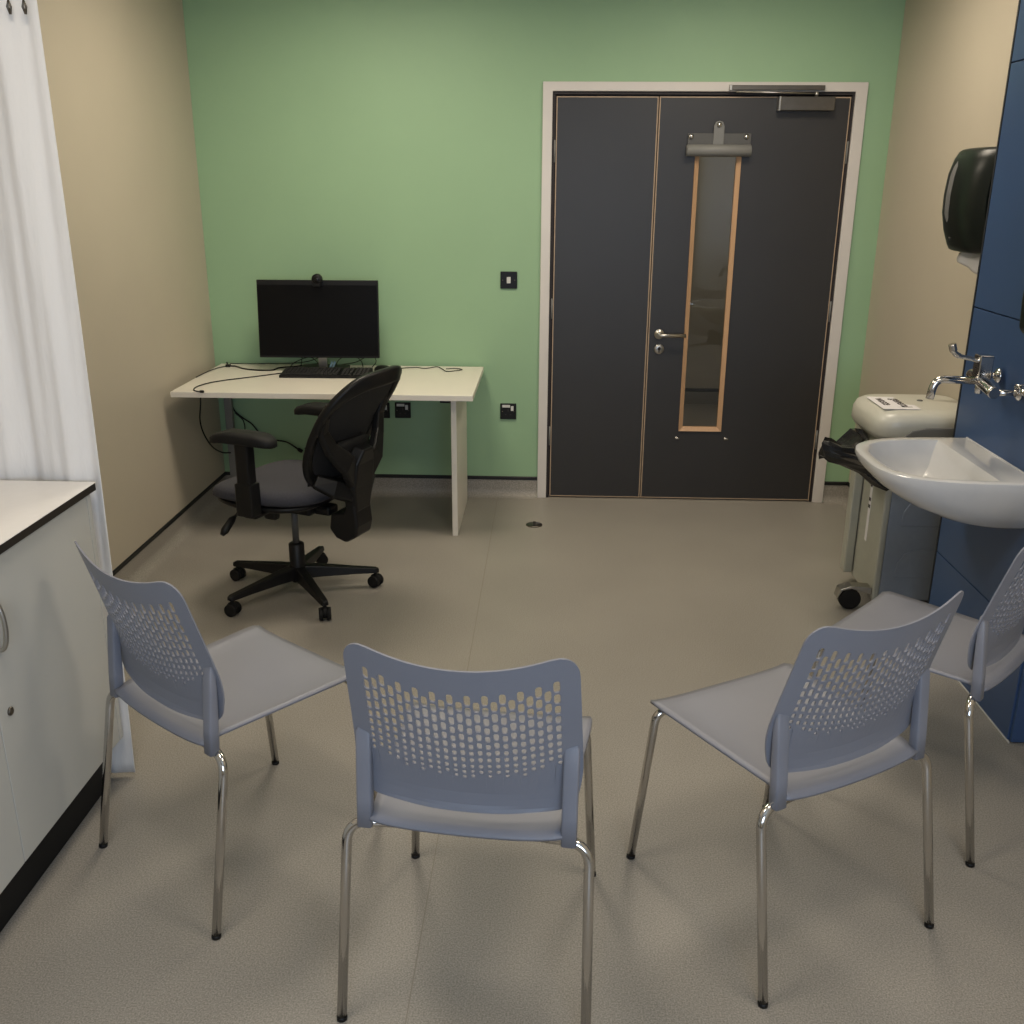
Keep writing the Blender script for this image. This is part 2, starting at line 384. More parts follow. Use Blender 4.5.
# lever handle
bm = bmesh.new()
lathe(bm, [(.026, YB), (.026, YB-.006), (.022, YB-.010), (.011, YB-.011), (.011, YB-.045)], (.567, 0, .905), 'Y', 24)
tube(bm, path_pts([(.567, YB-.04, .905), (.567, YB-.056, .905), (.700, YB-.056, .905)], .014, 6), .0098, 12)
bm_obj('door_handle', bm, M['satin'], d2)
bm = bmesh.new()
lathe(bm, [(.026, YB), (.026, YB-.006), (.022, YB-.009), (.0, YB-.009)], (.570, 0, .827), 'Y', 24)
kh = bm_obj('key_escutcheon', bm, M['satin'], d2)
bm = bmesh.new(); lathe(bm, [(.0085, YB-.0085), (.0085, YB-.012), (0, YB-.012)], (.570, 0, .831), 'Y', 16); box(bm, .567, .573, YB-.012, YB-.0085, .810, .826)
bm_obj('lock_cylinder', bm, M['gap'], kh)
for x in (.687, .948):
    bm = bmesh.new(); lathe(bm, [(.010, YB), (.010, YB-.004), (.006, YB-.012), (.002, YB-.014)], (x, 0, .350), 'Y', 14)
    tube(bm, [(x-.004, YB-.008, .350), (x+.016, YB-.010, .348)], .005, 10); bm_obj('thumb_screw', bm, M['chrome'], d2)
for z in (1.80, 1.03, .35):
    bm = bmesh.new(); lathe(bm, [(.0045, -.052), (.0045, .052)], (.005, YB-.003, z), 'Z', 12); bm_obj('hinge', bm, M['grey'], d1)
    bm = bmesh.new(); lathe(bm, [(.0045, -.052), (.0045, .052)], (1.436, YB-.003, z), 'Z', 12); bm_obj('hinge', bm, M['grey'], d2)
# door closer
cl = thing('door_closer', (1.1, YB, 2.02), 'brushed steel door closer across the top right of the dark double door', 'door closer')
def P(o, base): o.matrix_parent_inverse = Matrix.Translation(-Vector(base)); return o
cb = (1.1, YB, 2.02)
P(boxo('closer_body', (1.085, 1.343, YB-.052, YB-.0, 1.987, 2.050), M['steel_dark'], cl, .003), cb)
P(boxo('end_cap', (1.076, 1.0855, YB-.053, YB-.0, 1.986, 2.051), M['satin'], cl, .002), cb)
P(boxo('slide_rail', (.850, 1.292, YB-.040, YB-.016, 2.079, 2.101), M['steel_dark'], cl, .002), cb)
P(boxo('rail_cap', (.838, .8505, YB-.041, YB-.016, 2.077, 2.103), M['satin'], cl, .002), cb)
bm = bmesh.new(); tube(bm, [(.872, YB-.034, 2.072), (1.255, YB-.036, 2.064)], .0045, 8); P(bm_obj('closer_arm', bm, M['satin'], cl), cb)
bm = bmesh.new(); lathe(bm, [(.009, 2.050), (.009, 2.072), (.004, 2.074)], (1.255, YB-.034, 0), 'Z', 14); P(bm_obj('pivot', bm, M['satin'], cl), cb)
# vision panel blind
vb = (.817, YB, 1.82)
bl = thing('roller_blind', vb, 'small grey roller blind fixed above the narrow glass pane in the door', 'blind')
P(boxo('back_plate', (.664, .972, YB-.012, YB, 1.835, 1.893), M['grey2'], bl, .002), vb)
bm = bmesh.new(); lathe(bm, [(.0, .658), (.024, .658), (.028, .662), (.028, .968), (.024, .972), (0, .972)], (0, YB-.030, 1.814), 'X', 24)
P(bm_obj('blind_roll', bm, M['grey'], bl), vb)
bm = bmesh.new(); prism(bm, [(.787, 1.825), (.838, 1.825), (.838, 1.925), (.830, 1.945), (.812, 1.951), (.795, 1.945), (.787, 1.925)], 'Y', YB-.020, YB-.012)
P(bm_obj('mounting_tab', bm, M['grey'], bl, bevel=.002), vb)
for x, z, d in ((.812, 1.932, .020), (.679, 1.878, .012), (.948, 1.878, .012)):
    bm = bmesh.new(); lathe(bm, [(.0125, YB-d), (.0125, YB-d-.003), (.008, YB-d-.008), (.001, YB-d-.009)], (x, 0, z), 'Y', 16); P(bm_obj('screw_head', bm, M['chrome'], bl), vb)

bl.location = (.809, YB, 1.812)
# ------------------------------------------------------------------ wall plates
def plate(name, x, z, label, kind, dbl=False):
    t = thing(name, (x, YB, z), label, 'light switch' if kind == 'switch' else 'socket')
    boxo('face_plate', (-.043, .043, -.009, 0, -.043, .043), M['black'], t, .003)
    if kind == 'switch': boxo('rocker', (-.010, .010, -.0135, -.009, -.016, .016), M['white_plastic'], t, .0015)
    else:
        boxo('rocker', (.014, .029, -.0125, -.009, .004, .030), M['white_plastic'], t, .001)
        boxo('label_strip', (-.032, .010, -.0100, -.009, .022, .036), M['white_plastic'], t, 0)
        bm = bmesh.new()
        for b in ((-.004, .004, .0, .012), (-.018, -.009, -.020, -.014), (.009, .018, -.020, -.014)): box(bm, b[0], b[1], -.0094, -.009, b[2], b[3])
        bm_obj('pin_holes', bm, M['gap'], t)
    for sx in (-.031, .031):
        bm = bmesh.new(); lathe(bm, [(.003, -.009), (.003, -.0102), (0, -.0104)], (sx, 0, 0), 'Y', 10); bm_obj('screw_head', bm, M['steel_dark'], t)
plate('light_switch', -.220, 1.174, 'black light switch with white rocker on green wall beside the door frame', 'switch')
plate('wall_socket', -.220, .483, 'black wall socket low on green wall between desk and door', 'socket')
plate('wall_socket', -.790, .481, 'black wall socket under the desk, right of the office chair back', 'socket')
plate('wall_socket', -.904, .479, 'black wall socket under the desk, half hidden behind the office chair back', 'socket')

# floor drain cover
t = thing('floor_door_stop', (-.066, 4.74, 0), 'small round metal disc set in the floor in front of the door', 'floor fitting')
latheo('disc', [(.042, 0), (.042, .003), (.036, .006), (.0, .007)], (0, 0, 0), 'Z', M['steel_dark'], t)
boxo('slot', (-.006, .008, -.032, .034, .0065, .0085), M['gap'], t, 0)

# ------------------------------------------------------------------ desk
dk = (-1.02, 4.8, 0)
t = thing('desk', dk, 'cream office desk with slab end panel against the green wall', 'desk')
P(boxo('desktop', (-1.753, -.350, 4.437, 5.185, .700, .726), M['desk'], t, .0015), dk)
P(boxo('end_panel', (-.464, -.438, 4.556, 5.135, .0, .700), M['desk'], t, .0015), dk)
P(boxo('rear_leg', (-1.740, -1.700, 5.125, 5.155, .0, .700), M['grey'], t, .002), dk)
P(boxo('bracket', (-.520, -.464, 4.60, 4.64, .655, .700), M['black'], t, .002), dk)
P(boxo('modesty_rail', (-1.700, -.464, 5.11, 5.122, .66, .70), M['desk'], t, .0015), dk)

# monitor
mb = (-1.17, 5.0, .726)
t = thing('monitor', mb, 'black flat screen monitor switched off on the cream desk', 'monitor')
bm = bmesh.new(); box(bm, -.305, .305, -.012, .012, -.193, .193)
tilt = Matrix.Rotation(math.radians(-6), 4, 'X'); place = Matrix.Translation((-1.173, 5.0, .991)) @ Matrix.Rotation(math.radians(1.5), 4, 'Z') @ tilt
def MP(o): o.data.transform(place); return P(o, mb)
MP(bm_obj('screen_housing', bm, M['black'], t, bevel=.003))
bm = bmesh.new(); box(bm, -.300, .300, -.0135, -.0115, -.182, .168); MP(bm_obj('screen', bm, M['screen'], t))
bm = bmesh.new(); box(bm, -.15, .15, .012, .035, -.1, .1); MP(bm_obj('rear_casing', bm, M['black'], t, bevel=.008))
P(boxo('stand_neck', (-1.195, -1.150, 5.035, 5.055, .735, .98), M['satin'], t, .003), mb)
bm = bmesh.new(); prism(bm, [(-1.29, 4.99), (-1.06, 4.99), (-1.05, 5.01), (-1.05, 5.13), (-1.06, 5.15), (-1.29, 5.15), (-1.30, 5.13), (-1.30, 5.01)], 'Z', .7265, .736)
P(bm_obj('stand_foot', bm, M['steel_dark'], t, bevel=.002), mb)
# webcam
wb = (-1.166, 4.985, 1.172)
t = thing('webcam', wb, 'small round black webcam clipped on top of the monitor', 'webcam')
bm = bmesh.new(); lathe(bm, [(.0, -.018), (.020, -.018), (.026, -.012), (.026, .012), (.02, .018), (0, .018)], (0, .0, .018), 'Y', 24); bm_obj('body', bm, M['black'], t)
latheo('lens', [(.011, -.0195), (.008, -.0205), (0, -.021)], (0, 0, .018), 'Y', M['black_gloss'], t)
boxo('clip', (-.02, .02, -.024, .026, -.016, -.001), M['black'], t, .003)
# tag
tb = (-1.106, 5.000, .736)
t = thing('cable_tag', tb, 'pale blue folded paper tag on the monitor foot behind the keyboard', 'tag')
bm = bmesh.new()
for dx in (0, .014):
    prism(bm, [(-.030+dx, .001), (-.022+dx, .001), (-.004+dx, .036), (-.012+dx, .044)], 'Y', 0, .003)
bm_obj('paper_strips', bm, M['cyan'], t)
# keyboard
kb = (-1.122, 4.890, .726)
t = thing('keyboard', kb, 'black full size keyboard on the desk in front of the monitor', 'keyboard', None, math.radians(1.5))
bm = bmesh.new(); v = box(bm, -.222, .222, -.080, .080, .0, .014)
for q in v:
    if q.co.z > .01 and q.co.y > 0: q.co.z = .026
bm_obj('case', bm, M['black'], t, bevel=.003)
bm = bmesh.new(); pitch = .0188
for r in range(6):
    y = -.064+r*.0245 if r == 0 else -.064+r*.0232
    zz = .014+(y+.08)/.16*.012
    for x0, n in ((-.213, 15), (.082, 3), (.144, 4)):
        if x0 == -.213 and r == 0:
            wds = [1.3, 1.2, 1.2, 6.3, 1.2, 1.2, 1.2, 1.3]
        else: wds = [1]*n
        x = x0
        for wd in wds:
            ww = wd*pitch
            if x0 == .144: ww = .0182
            box(bm, x+.0012, x+ww-.0012, y-.0095, y+.0095, zz, zz+.0065); x += ww
bm_obj('keys', bm, M['key'], t, bevel=.0012, seg=1)
# mouse
t = thing('computer_mouse', (-.848, 4.985, .726), 'black computer mouse on the desk right of the keyboard', 'mouse', None, math.radians(60))
bm = bmesh.new(); rings = []
for k, (s, z) in enumerate(((.9, 0), (1, .006), (1, .014), (.9, .024), (.68, .032), (.35, .036))):
    rings.append([(x, y, z) for x, y, _ in superel(0, 0, .031*s, .056*s, 2.4, 20, 0)])
loft(bm, rings); bm_obj('shell', bm, M['black'], t, True)
boxo('scroll_wheel', (-.003, .003, .018, .032, .024, .034), M['grey2'], t, .001)
# cables on and below the desk
def cable(pts, r, label, name='cable', plug=None):
    bm = bmesh.new(); tube(bm, catmull(pts, 8), r, 8)
    o = bm_obj(name, bm, M['black']); tag(o, label, 'cable')
    if plug:
        a, b = Vector(pts[-1]), Vector(pts[-2]); d = (a-b).normalized()
        bm = bmesh.new(); tube(bm, [a-d*.004, a+d*.006, a+d*.024, a+d*.026], [r*1.5, r*2.4, r*2.4, r*1.8], 8); bm_obj('plug', bm, M['black'], o)
    return o
Z = .7292
cable([(-1.345, 4.93, Z), (-1.42, 4.86, Z), (-1.486, 4.799, Z), (-1.584, 4.714, Z), (-1.642, 4.635, Z), (-1.666, 4.545, Z), (-1.656, 4.476, Z), (-1.632, 4.446, Z), (-1.61, 4.430, Z+.002)], .0028, 'thin black cable curling from the keyboard to the front left of the desk', plug=1)
cable([(-1.680, 5.085, Z+.004), (-1.647, 5.090, Z), (-1.58, 5.022, Z), (-1.5, 4.989, Z), (-1.429, 4.994, Z), (-1.41, 5.06, Z), (-1.355, 5.100, Z), (-1.31, 5.13, Z), (-1.24, 5.162, Z+.003), (-1.19, 5.168, Z+.006)], .0042, 'thick black power cable snaking behind the keyboard to the monitor')
cable([(-1.678, 5.10, Z+.012), (-1.631, 5.135, Z+.006), (-1.531, 5.155, Z+.004), (-1.37, 5.170, Z+.006), (-1.27, 5.175, Z+.02), (-1.17, 5.12, .80), (-1.15, 5.045, .86)], .0022, 'thin black cable lying straight along the rear edge of the desk')
cable([(-1.695, 5.09, Z), (-1.725, 5.04, Z), (-1.741, 4.95, Z), (-1.747, 4.86, Z), (-1.750, 4.78, Z-.0002)], .0026, 'short black cable along the left edge of the desk')
t = thing('cable_clip', (-1.686, 5.088, .726), 'small black cable clip at the rear left corner of the desk', 'clip')
boxo('block', (-.012, .012, -.010, .010, .0, .014), M['black'], t, .002); tubeo('post', [(-.004, 0, .012), (-.006, 0, .026)], .004, M['black'], t)
cable([(-1.757, 4.831, .72), (-1.757, 4.831, .603), (-1.76, 4.804, .507), (-1.76, 4.841, .425), (-1.755, 4.93, .335), (-1.745, 5.04, .275), (-1.71, 5.08, .262)], .004, 'black cable hanging down in a loop below the left end of the desk')
cable([(-1.735, 5.18, .66), (-1.723, 5.19, .523), (-1.706, 5.19, .468), (-1.665, 5.19, .43), (-1.618, 5.19, .397), (-1.584, 5.19, .353), (-1.55, 5.19, .325), (-1.488, 5.19, .307), (-1.429, 5.19, .296), (-1.371, 5.19, .258)], .0045, 'black cable slanting down the green wall below the desk', plug=1)
cable([(-1.70, 5.175, .46), (-1.665, 5.18, .425), (-1.656, 5.18, .402), (-1.654, 5.18, .369), (-1.66, 5.18, .30)], .0032, 'short thin black cable branching off the slanting cable below the desk')
cable([(-.90, 5.196, .46), (-1.02, 5.19, .37), (-1.15, 5.19, .34), (-1.25, 5.19, .31), (-1.31, 5.19, .272)], .0038, 'black cable running from the half hidden socket behind the office chair', plug=1)
cable([(-.845, 5.045, Z+.002), (-.82, 5.065, Z), (-.781, 5.091, Z), (-.707, 5.126, Z), (-.651, 5.1, Z), (-.595, 5.150, Z), (-.561, 5.092, Z), (-.528, 5.023, Z), (-.474, 5.055, Z), (-.456, 5.085, Z), (-.495, 5.111, Z), (-.54, 5.094, Z)], .0022, 'thin black mouse cable looping over the right half of the desk')
for i, (pts, lab) in enumerate((
    ([(-1.13, 5.15, .733), (-1.10, 5.12, .77), (-1.04, 5.10, .795), (-.99, 5.10, .77), (-.98, 5.12, .731)], 'thin black cable arching above the desk right of the monitor foot'),
    ([(-1.10, 5.16, .733), (-1.02, 5.15, .75), (-.94, 5.13, .79), (-.91, 5.12, .76), (-.93, 5.10, .730)], 'outermost thin black cable arch between monitor foot and mouse'),
    ([(-1.22, 5.16, .733), (-1.26, 5.13, .775), (-1.33, 5.10, .755), (-1.36, 5.09, .7305)], 'thin black cable arch on the desk left of the monitor foot'),
    ([(-1.19, 5.17, .733), (-1.22, 5.14, .80), (-1.29, 5.12, .79), (-1.31, 5.13, .7305)], 'taller black cable arch close to the left of the monitor foot'))):
    cable(pts, .0022, lab)

# ------------------------------------------------------------------ office chair (faces +y in its own frame)
oc = thing('office_chair', (-1.045, 3.825, 0), 'black mesh back office chair with dark grey seat at the desk', 'office chair', None, math.radians(68))
bm = bmesh.new(); lathe(bm, [(.030, .055), (.036, .06), (.038, .12), (.032, .135), (.032, .22), (.026, .225), (.0, .225)], (0,0,0), 'Z', 20)
base = bm_obj('star_base', bm, M['black'], oc)
AR = -math.radians(68)
for a in (14, 86, 158, 230, 302):
    A = math.radians(a)+AR; d = Vector((math.cos(A), math.sin(A), 0)); n = Vector((-d.y, d.x, 0))
    bm = bmesh.new(); rings = []
    for r, zt_, zb, w in ((.025, .125, .070, .030), (.10, .118, .072, .026), (.23, .100, .070, .021), (.325, .088, .066, .017), (.338, .082, .066, .012)):
        c = d*r; rings.append([tuple(c+n*w+Vector((0,0,zb))), tuple(c-n*w+Vector((0,0,zb))), tuple(c-n*w*.75+Vector((0,0,zt_))), tuple(c+n*w*.75+Vector((0,0,zt_)))])
    loft(bm, rings, True, False); arm = bm_obj('base_arm', bm, M['black'], oc, bevel=.004)
    c = d*.322
    bm = bmesh.new(); tw = A+random.uniform(-.9, .9)+1.2; u = Vector((math.cos(tw), math.sin(tw), 0)); 
    for s in (-1, 1):
        p = c+u*s*.008; tube(bm, [p+Vector((0,0,.0275)), p+u*s*.016+Vector((0,0,.0275))], [.0270, .0255], 18)
    tube(bm, [c+Vector((0,0,.02)), c+Vector((0,0,.066))], .007, 8)
    tube(bm, [c-u*.008+Vector((0,0,.034)), c+u*.008+Vector((0,0,.034))], .0245, 14)
    bm_obj('caster', bm, M['black_matt'], oc)
latheo('gas_lift', [(.014, .22), (.014, .40)], (0,0,0), 'Z', M['grey2'], oc)
bm = bmesh.new(); box(bm, -.07, .07, -.13, .11, .375, .425); box(bm, -.035, .035, -.20, -.12, .375, .415); box(bm, -.10, -.06, .02, .08, .345, .40); bm_obj('tilt_mechanism', bm, M['black'], oc, bevel=.012)
bm = bmesh.new()
rings = [superel(0, .05, .235*s, .24*s, 2.7, 36, z) for s, z in ((.55, .415), (.92, .422), (1.0, .436), (.98, .447))]
loft(bm, rings); bm_obj('seat_shell', bm, M['black'], oc)
bm = bmesh.new(); rings = []
for s, z in ((.99, .445), (1.045, .456), (1.05, .474), (1.01, .493), (.93, .502), (.7, .505), (.35, .503), (.05, .502)):
    ring = []
    for x, y, zz in superel(0, .05, .238*s, .243*s, 2.7, 36, z):
        k = max(0, (y-.15)/.13); ring.append((x, y, zz-.022*k*k+.012*abs(x/.23)**2))
    rings.append(ring)
loft(bm, rings); bm_obj('seat', bm, M['fabric'], oc, True)
for s in (-1, 1):
    ar = None
    bm = bmesh.new()
    x = s*.272
    box(bm, x-.030, x+.030, -.035, .045, .425, .56)
    box(bm, min(x, s*.06), max(x, s*.06), -.025, .035, .410, .430)
    box(bm, x-.024, x+.024, -.026, .036, .55, .73)
    ar = bm_obj('armrest', bm, M['black'], oc, bevel=.008)
    bm = bmesh.new(); rings = []
    for k, z, dz in ((.85, .715, 0), (1., .724, 0), (1., .744, 0), (.90, .754, 0), (.3, .757, 0)):
        rings.append([(px, py, z-.012*max(0, (abs(py)-.06)/.07)**2) for px, py, _ in superel(x-s*.004, .01, .050*k, .145*k if k < 1 else .145, 3.2, 28, 0)])
    loft(bm, rings); bm_obj('arm_pad', bm, M['grey2'] if 0 else M['black_matt'], ar, True)
bm = bmesh.new(); tube(bm, [(-.11, .10, .425), (-.17, .13, .405), (-.205, .14, .375)], .006, 8); tube(bm, [(-.20, .139, .379), (-.215, .143, .370), (-.255, .150, .335), (-.27, .152, .322)], [.008, .015, .017, .008], 10)
bm_obj('height_lever', bm, M['black'], oc)
bm = bmesh.new(); tube(bm, [(.06, -.02, .40), (.20, -.02, .385)], .008, 8); tube(bm, [(.19, -.02, .386), (.24, -.02, .38)], .016, 10); bm_obj('tilt_knob', bm, M['black'], oc)
# back: curved perimeter frame + mesh panel + carrier
def backpt(s, v):                                   # s -1..1 across, v 0..1 up
    z = .525+.435*v
    hw = .170+.055*math.sin(min(1, v*1.25)*math.pi/2)-.030*max(0, v-.8)/.2
    y = -.235-.07*v-.155*v*v+.035*math.exp(-((v-.28)/.2)**2)*0 + .045*(s*s)*(1-.3*v)
    y += -.028*math.exp(-((v-.05)/.18)**2)*0
    return Vector((s*hw, y-.0, z+.0*s))
def outline(n=56, k=1.):
    pts = []
    for i in range(n):
        t = 2*math.pi*i/n; c, s = math.cos(t), math.sin(t)
        u = math.copysign(abs(c)**(2/4.2), c)*k; w = math.copysign(abs(s)**(2/3.6), s)*k
        pts.append(backpt(u, .5+.5*w))
    return pts
ol = outline()
bm = bmesh.new(); n = len(ol); rings = []
for i, p in enumerate(ol):
    t = (ol[(i+1) % n]-ol[i-1]).normalized(); nb = Vector((0, 1, 0)); nb = (nb-t*nb.dot(t)).normalized(); q = t.cross(nb)
    top = max(0, (p.z-.88)/.09); wdt = .019+.012*top
    rings.append([p+nb*a*.014+q*b*wdt for a, b in ((1, .7), (.7, 1), (-.7, 1), (-1, .7), (-1, -.7), (-.7, -1), (.7, -1), (1, -.7))])
R = [[bm.verts.new(p) for p in r] for r in rings]
for i in range(n):
    a, b = R[i], R[(i+1) % n]
    for k in range(8):
        f = bm.faces.new((a[k], a[(k+1) % 8], b[(k+1) % 8], b[k])); f.smooth = True
bm_obj('back_frame', bm, M['black'], oc)
bm = bmesh.new(); G = [[bm.verts.new(backpt(-.95+1.9*i/16, .03+.94*j/20)) for i in range(17)] for j in range(21)]
for j in range(20):
    for i in range(16): bm.faces.new((G[j][i], G[j][i+1], G[j+1][i+1], G[j+1][i])).smooth = True
bm_obj('back_mesh', bm, M['mesh'], oc, True, solid=.002)
bm = bmesh.new()                                    # carrier: lower shell, two wings up to the frame, spine
def slab(bm, pts, w0, th):
    rings = []
    for i, (p, w) in enumerate(zip(pts, w0)):
        p = Vector(p); t = (Vector(pts[min(i+1, len(pts)-1)])-Vector(pts[max(0, i-1)])).normalized(); nb = Vector((0, 1, 0)); nb = (nb-t*nb.dot(t)).normalized(); q = t.cross(nb)
        rings.append([p+q*w+nb*th, p-q*w+nb*th, p-q*w*.8-nb*th, p+q*w*.8-nb*th])
    loft(bm, rings, True, False)
slab(bm, [(0, -.22, .345), (0, -.285, .36), (0, -.318, .43), (0, -.325, .52), (0, -.338, .62), (0, -.355, .68)], [.035, .055, .062, .085, .075, .04], .024)
for s in (-1, 1):
    slab(bm, [(s*.03, -.330, .55), (s*.10, -.345, .63), (s*.165, -.318, .70), (s*.198, -.305, .77), (s*.206, -.325, .83), (s*.202, -.348, .88)], [.055, .05, .035, .026, .022, .018], .014)
    slab(bm, [(s*.05, -.325, .50), (s*.13, -.295, .535), (s*.175, -.24, .57)], [.045, .04, .03], .014)
bm_obj('back_carrier', bm, M['black'], oc, bevel=.008, seg=3)
bm = bmesh.new(); rings = []
for w, z in ((.08, .60), (.12, .62), (.13, .655), (.12, .69), (.08, .71)):
    rings.append([(w, -.285, z), (w*.5, -.300, z), (-w*.5, -.300, z), (-w, -.285, z), (-w, -.30, z), (-w*.5, -.318, z), (w*.5, -.318, z), (w, -.30, z)])
loft(bm, rings); bm_obj('lumbar_pad', bm, M['black_matt'], oc)
bm = bmesh.new(); prism(bm, [(-.21, .335), (-.24, .30), (-.285, .285), (-.335, .315), (-.345, .36), (-.335, .47), (-.30, .47), (-.28, .41), (-.22, .40)], 'X', -.06, .06)
bm_obj('back_bracket_cover', bm, M['black'], oc, bevel=.012, seg=3)

# ------------------------------------------------------------------ stacking chairs (face +y in their own frame)
def fy(x, z):                                       # rear plane of the backrest
    k = max(0, z-.56); k = k*k/.16 if k < .08 else k-.04
    return -(.219+k*.29+(.007*max(0, 1-abs(z-.486)/.010) if z < .50 else 0)+.040*(1-min(1, (x/.222)**2))*(1 if z > .6 else max(.5, (z-.45)/.15)))
def hw(z):
    if z > .60: return .226-.008*((z-.60)/.25)
    t = max(0, (.60-z)/.12); return .226-.026*t*t
def shell_pt(s, v):
    a = abs(s)
    zt_ = .835+.046*a*a
    if a > .78: zt_ -= .058*(1-math.sqrt(max(0, 1-((a-.78)/.22)**2)))
    zb = .484+.016*a*a
    if a > .86: zb += .035*(1-math.sqrt(max(0, 1-((a-.86)/.14)**2)))
    z = zb+(zt_-zb)*v
    x = s*hw(z)
    return Vector((x, fy(x, z), z))
def chair_back_bm():
    bm = bmesh.new(); cache = {}
    def V(s, v):
        k = (round(s, 5), round(v, 5))
        if k not in cache: cache[k] = bm.verts.new(shell_pt(s, v))
        return cache[k]
    def quad(s0, s1, v0, v1):
        f = bm.faces.new((V(s0, v0), V(s1, v0), V(s1, v1), V(s0, v1)))
    bord = [-1, -.995, -.98, -.955, -.92, -.88, -.845]
    for e in (bord, [-b for b in bord[::-1]]):
        for s0, s1 in zip(e, e[1:]):
            for j in range(20): quad(s0, s1, j/20, (j+1)/20)
    nc = 23; cols = [-.845+1.69*i/nc for i in range(nc+1)]
    for i in range(nc):
        s0, s1 = cols[i], cols[i+1]; sm = (s0+s1)/2
        dv = .012 if i % 2 else 0.
        lo = .205+.14*abs(sm)**2.5+(.022 if i % 2 else 0); hi = .880-.035*(1-sm*sm)-(.045 if i % 2 else 0)
        # cells get smaller towards the bottom
        vs = [hi]; h = .081
        while vs[-1]-h > lo: vs.append(vs[-1]-h); h = max(.036, h*.920)
        vs = vs[::-1]
        edges = [0, .02, .04, .08, .12, .16, vs[0]]
        for a, b in zip(edges, edges[1:]): quad(s0, s1, a, b)
        top = [vs[-1], (vs[-1]+1)/2, 1]
        for a, b in zip(top, top[1:]): quad(s0, s1, a, b)
        ws = s1-s0
        for a, b in zip(vs, vs[1:]):
            hgt = b-a; size = min(1, hgt/.083)
            mu = ws*(.5-.385*(.30+.70*size)); mv = hgt*(.5-.445*(.45+.55*size)); c = .22
            x0, x1, y0, y1 = s0+mu, s1-mu, a+mv, b-mv; cx, cy = (x1-x0)*c, (y1-y0)*c*.75
            C = [V(s0, a), V(s1, a), V(s1, b), V(s0, b)]
            O = [V(x0+cx, y0), V(x1-cx, y0), V(x1, y0+cy), V(x1, y1-cy), V(x1-cx, y1), V(x0+cx, y1), V(x0, y1-cy), V(x0, y0+cy)]
            for q in ((C[0], C[1], O[1], O[0]), (C[1], C[2], O[3], O[2]), (C[2], C[3], O[5], O[4]), (C[3], C[0], O[7], O[6]),
                      (C[0], O[0], O[7]), (C[1], O[2], O[1]), (C[2], O[4], O[3]), (C[3], O[6], O[5])):
                bm.faces.new(q)
    return bm
def chair_seat_bm():
    bm = bmesh.new(); nx, ny = 20, 22; G = []
    for j in range(ny+1):
        v = j/ny; y = -.262+.450*v; row = []
        w = .192+.026*min(1, v*1.15)
        if v > .94: w -= .005*(1-math.sqrt(max(0, 1-((v-.94)/.06)**2)))
        for i in range(nx+1):
            s = -1+2*i/nx; x = s*w
            z = .459+.004*v - .010*math.exp(-((v-.45)/.3)**2)*(1-s*s)
            z -= .009*max(0, 1-v/.10)**1.6+.007*math.exp(-((v-.16)/.07)**2)*(1-s*s)            # rear edge rolls down
            z += .007*abs(s)**6
            if v > .94: z -= .006*((v-.94)/.06)**2
            yy = y-.010*(1-s*s)*(1-v)**4
            row.append(bm.verts.new((x, yy, z)))
        G.append(row)
    for j in range(ny):
        for i in range(nx): bm.faces.new((G[j][i], G[j][i+1], G[j+1][i+1], G[j+1][i])).smooth = True
    return bm
def make_chair(label):
    t = thing('stacking_chair', (0, 0, 0), label, 'chair', 'blue grey plastic chairs in a row')
    o = bm_obj('backrest', chair_back_bm(), M['chair'], t, solid=.0038)
    o = bm_obj('seat', chair_seat_bm(), M['chair'], t, True, solid=.0075)
    for s in (-1, 1):
        bm = bmesh.new(); rings = []
        for z, w, d, yb, x in ((.437, .0155, .013, -.250, .204), (.50, .0155, .013, -.246, .204), (.58, .0155, .011, -.240, .204), (.642, .0150, .008, -.236, .204), (.655, .010, .004, -.232, .204)):
            x = s*x
            ring = []
            for k in range(20):
                a = 2*math.pi*k/20; c, q = math.cos(a), math.sin(a)
                ring.append((x+w*math.copysign(abs(c)**.38, c), yb+d*math.copysign(abs(q)**.38, q), z))
            rings.append(ring)
        loft(bm, rings); bm_obj('back_support', bm, M['chair'], t, True)
    r = .0105
    for s in (-1, 1):
        pts = path_pts([(s*.150, -.236, .437), (s*.244, -.245, .437), (s*.254, -.318, .004)], .060, 10)
        leg = tubeo('leg', pts, r, M['chrome'], t, 14)
        d = Vector((s*.254, -.318, .0)); tubeo('foot_cap', [d, d+Vector((0, .001, .009))], .0112, M['black'], leg, 14)
        pts = path_pts([(s*.140, .165, .442), (s*.205, .172, .442), (s*.228, .215, .004)], .055, 10)
        leg = tubeo('leg', pts, r, M['chrome'], t, 14)
        d = Vector((s*.228, .215, .0)); tubeo('foot_cap', [d, d+Vector((0, -.001, .009))], .0112, M['black'], leg, 14)
    bm = bmesh.new()
    tube(bm, [(-.152, -.236, .437), (.152, -.236, .437)], r, 12); tube(bm, [(-.142, .165, .442), (.142, .165, .442)], r, 12)
    for s in (-1, 1): tube(bm, [(s*.12, -.236, .437), (s*.12, .165, .441)], .009, 10)
    bm_obj('seat_frame', bm, M['chrome'], t)
    return t
chA = make_chair('blue grey perforated plastic chair beside the white cabinet, leftmost of the four')
chA.location = (-.752, 2.226, 0); chA.rotation_euler = (0, 0, -.659)
dup(chA, (-.122, 1.889, 0), -.11, 'blue grey perforated plastic chair seen squarely from behind, between the two angled ones')
dup(chA, (.537, 2.079, 0), .526, 'blue grey perforated plastic chair, second from the right, turned towards the upper left')
dup(chA, (1.034, 2.560, 0), .839, 'blue grey perforated plastic chair beside the blue panel, partly beyond the right edge')

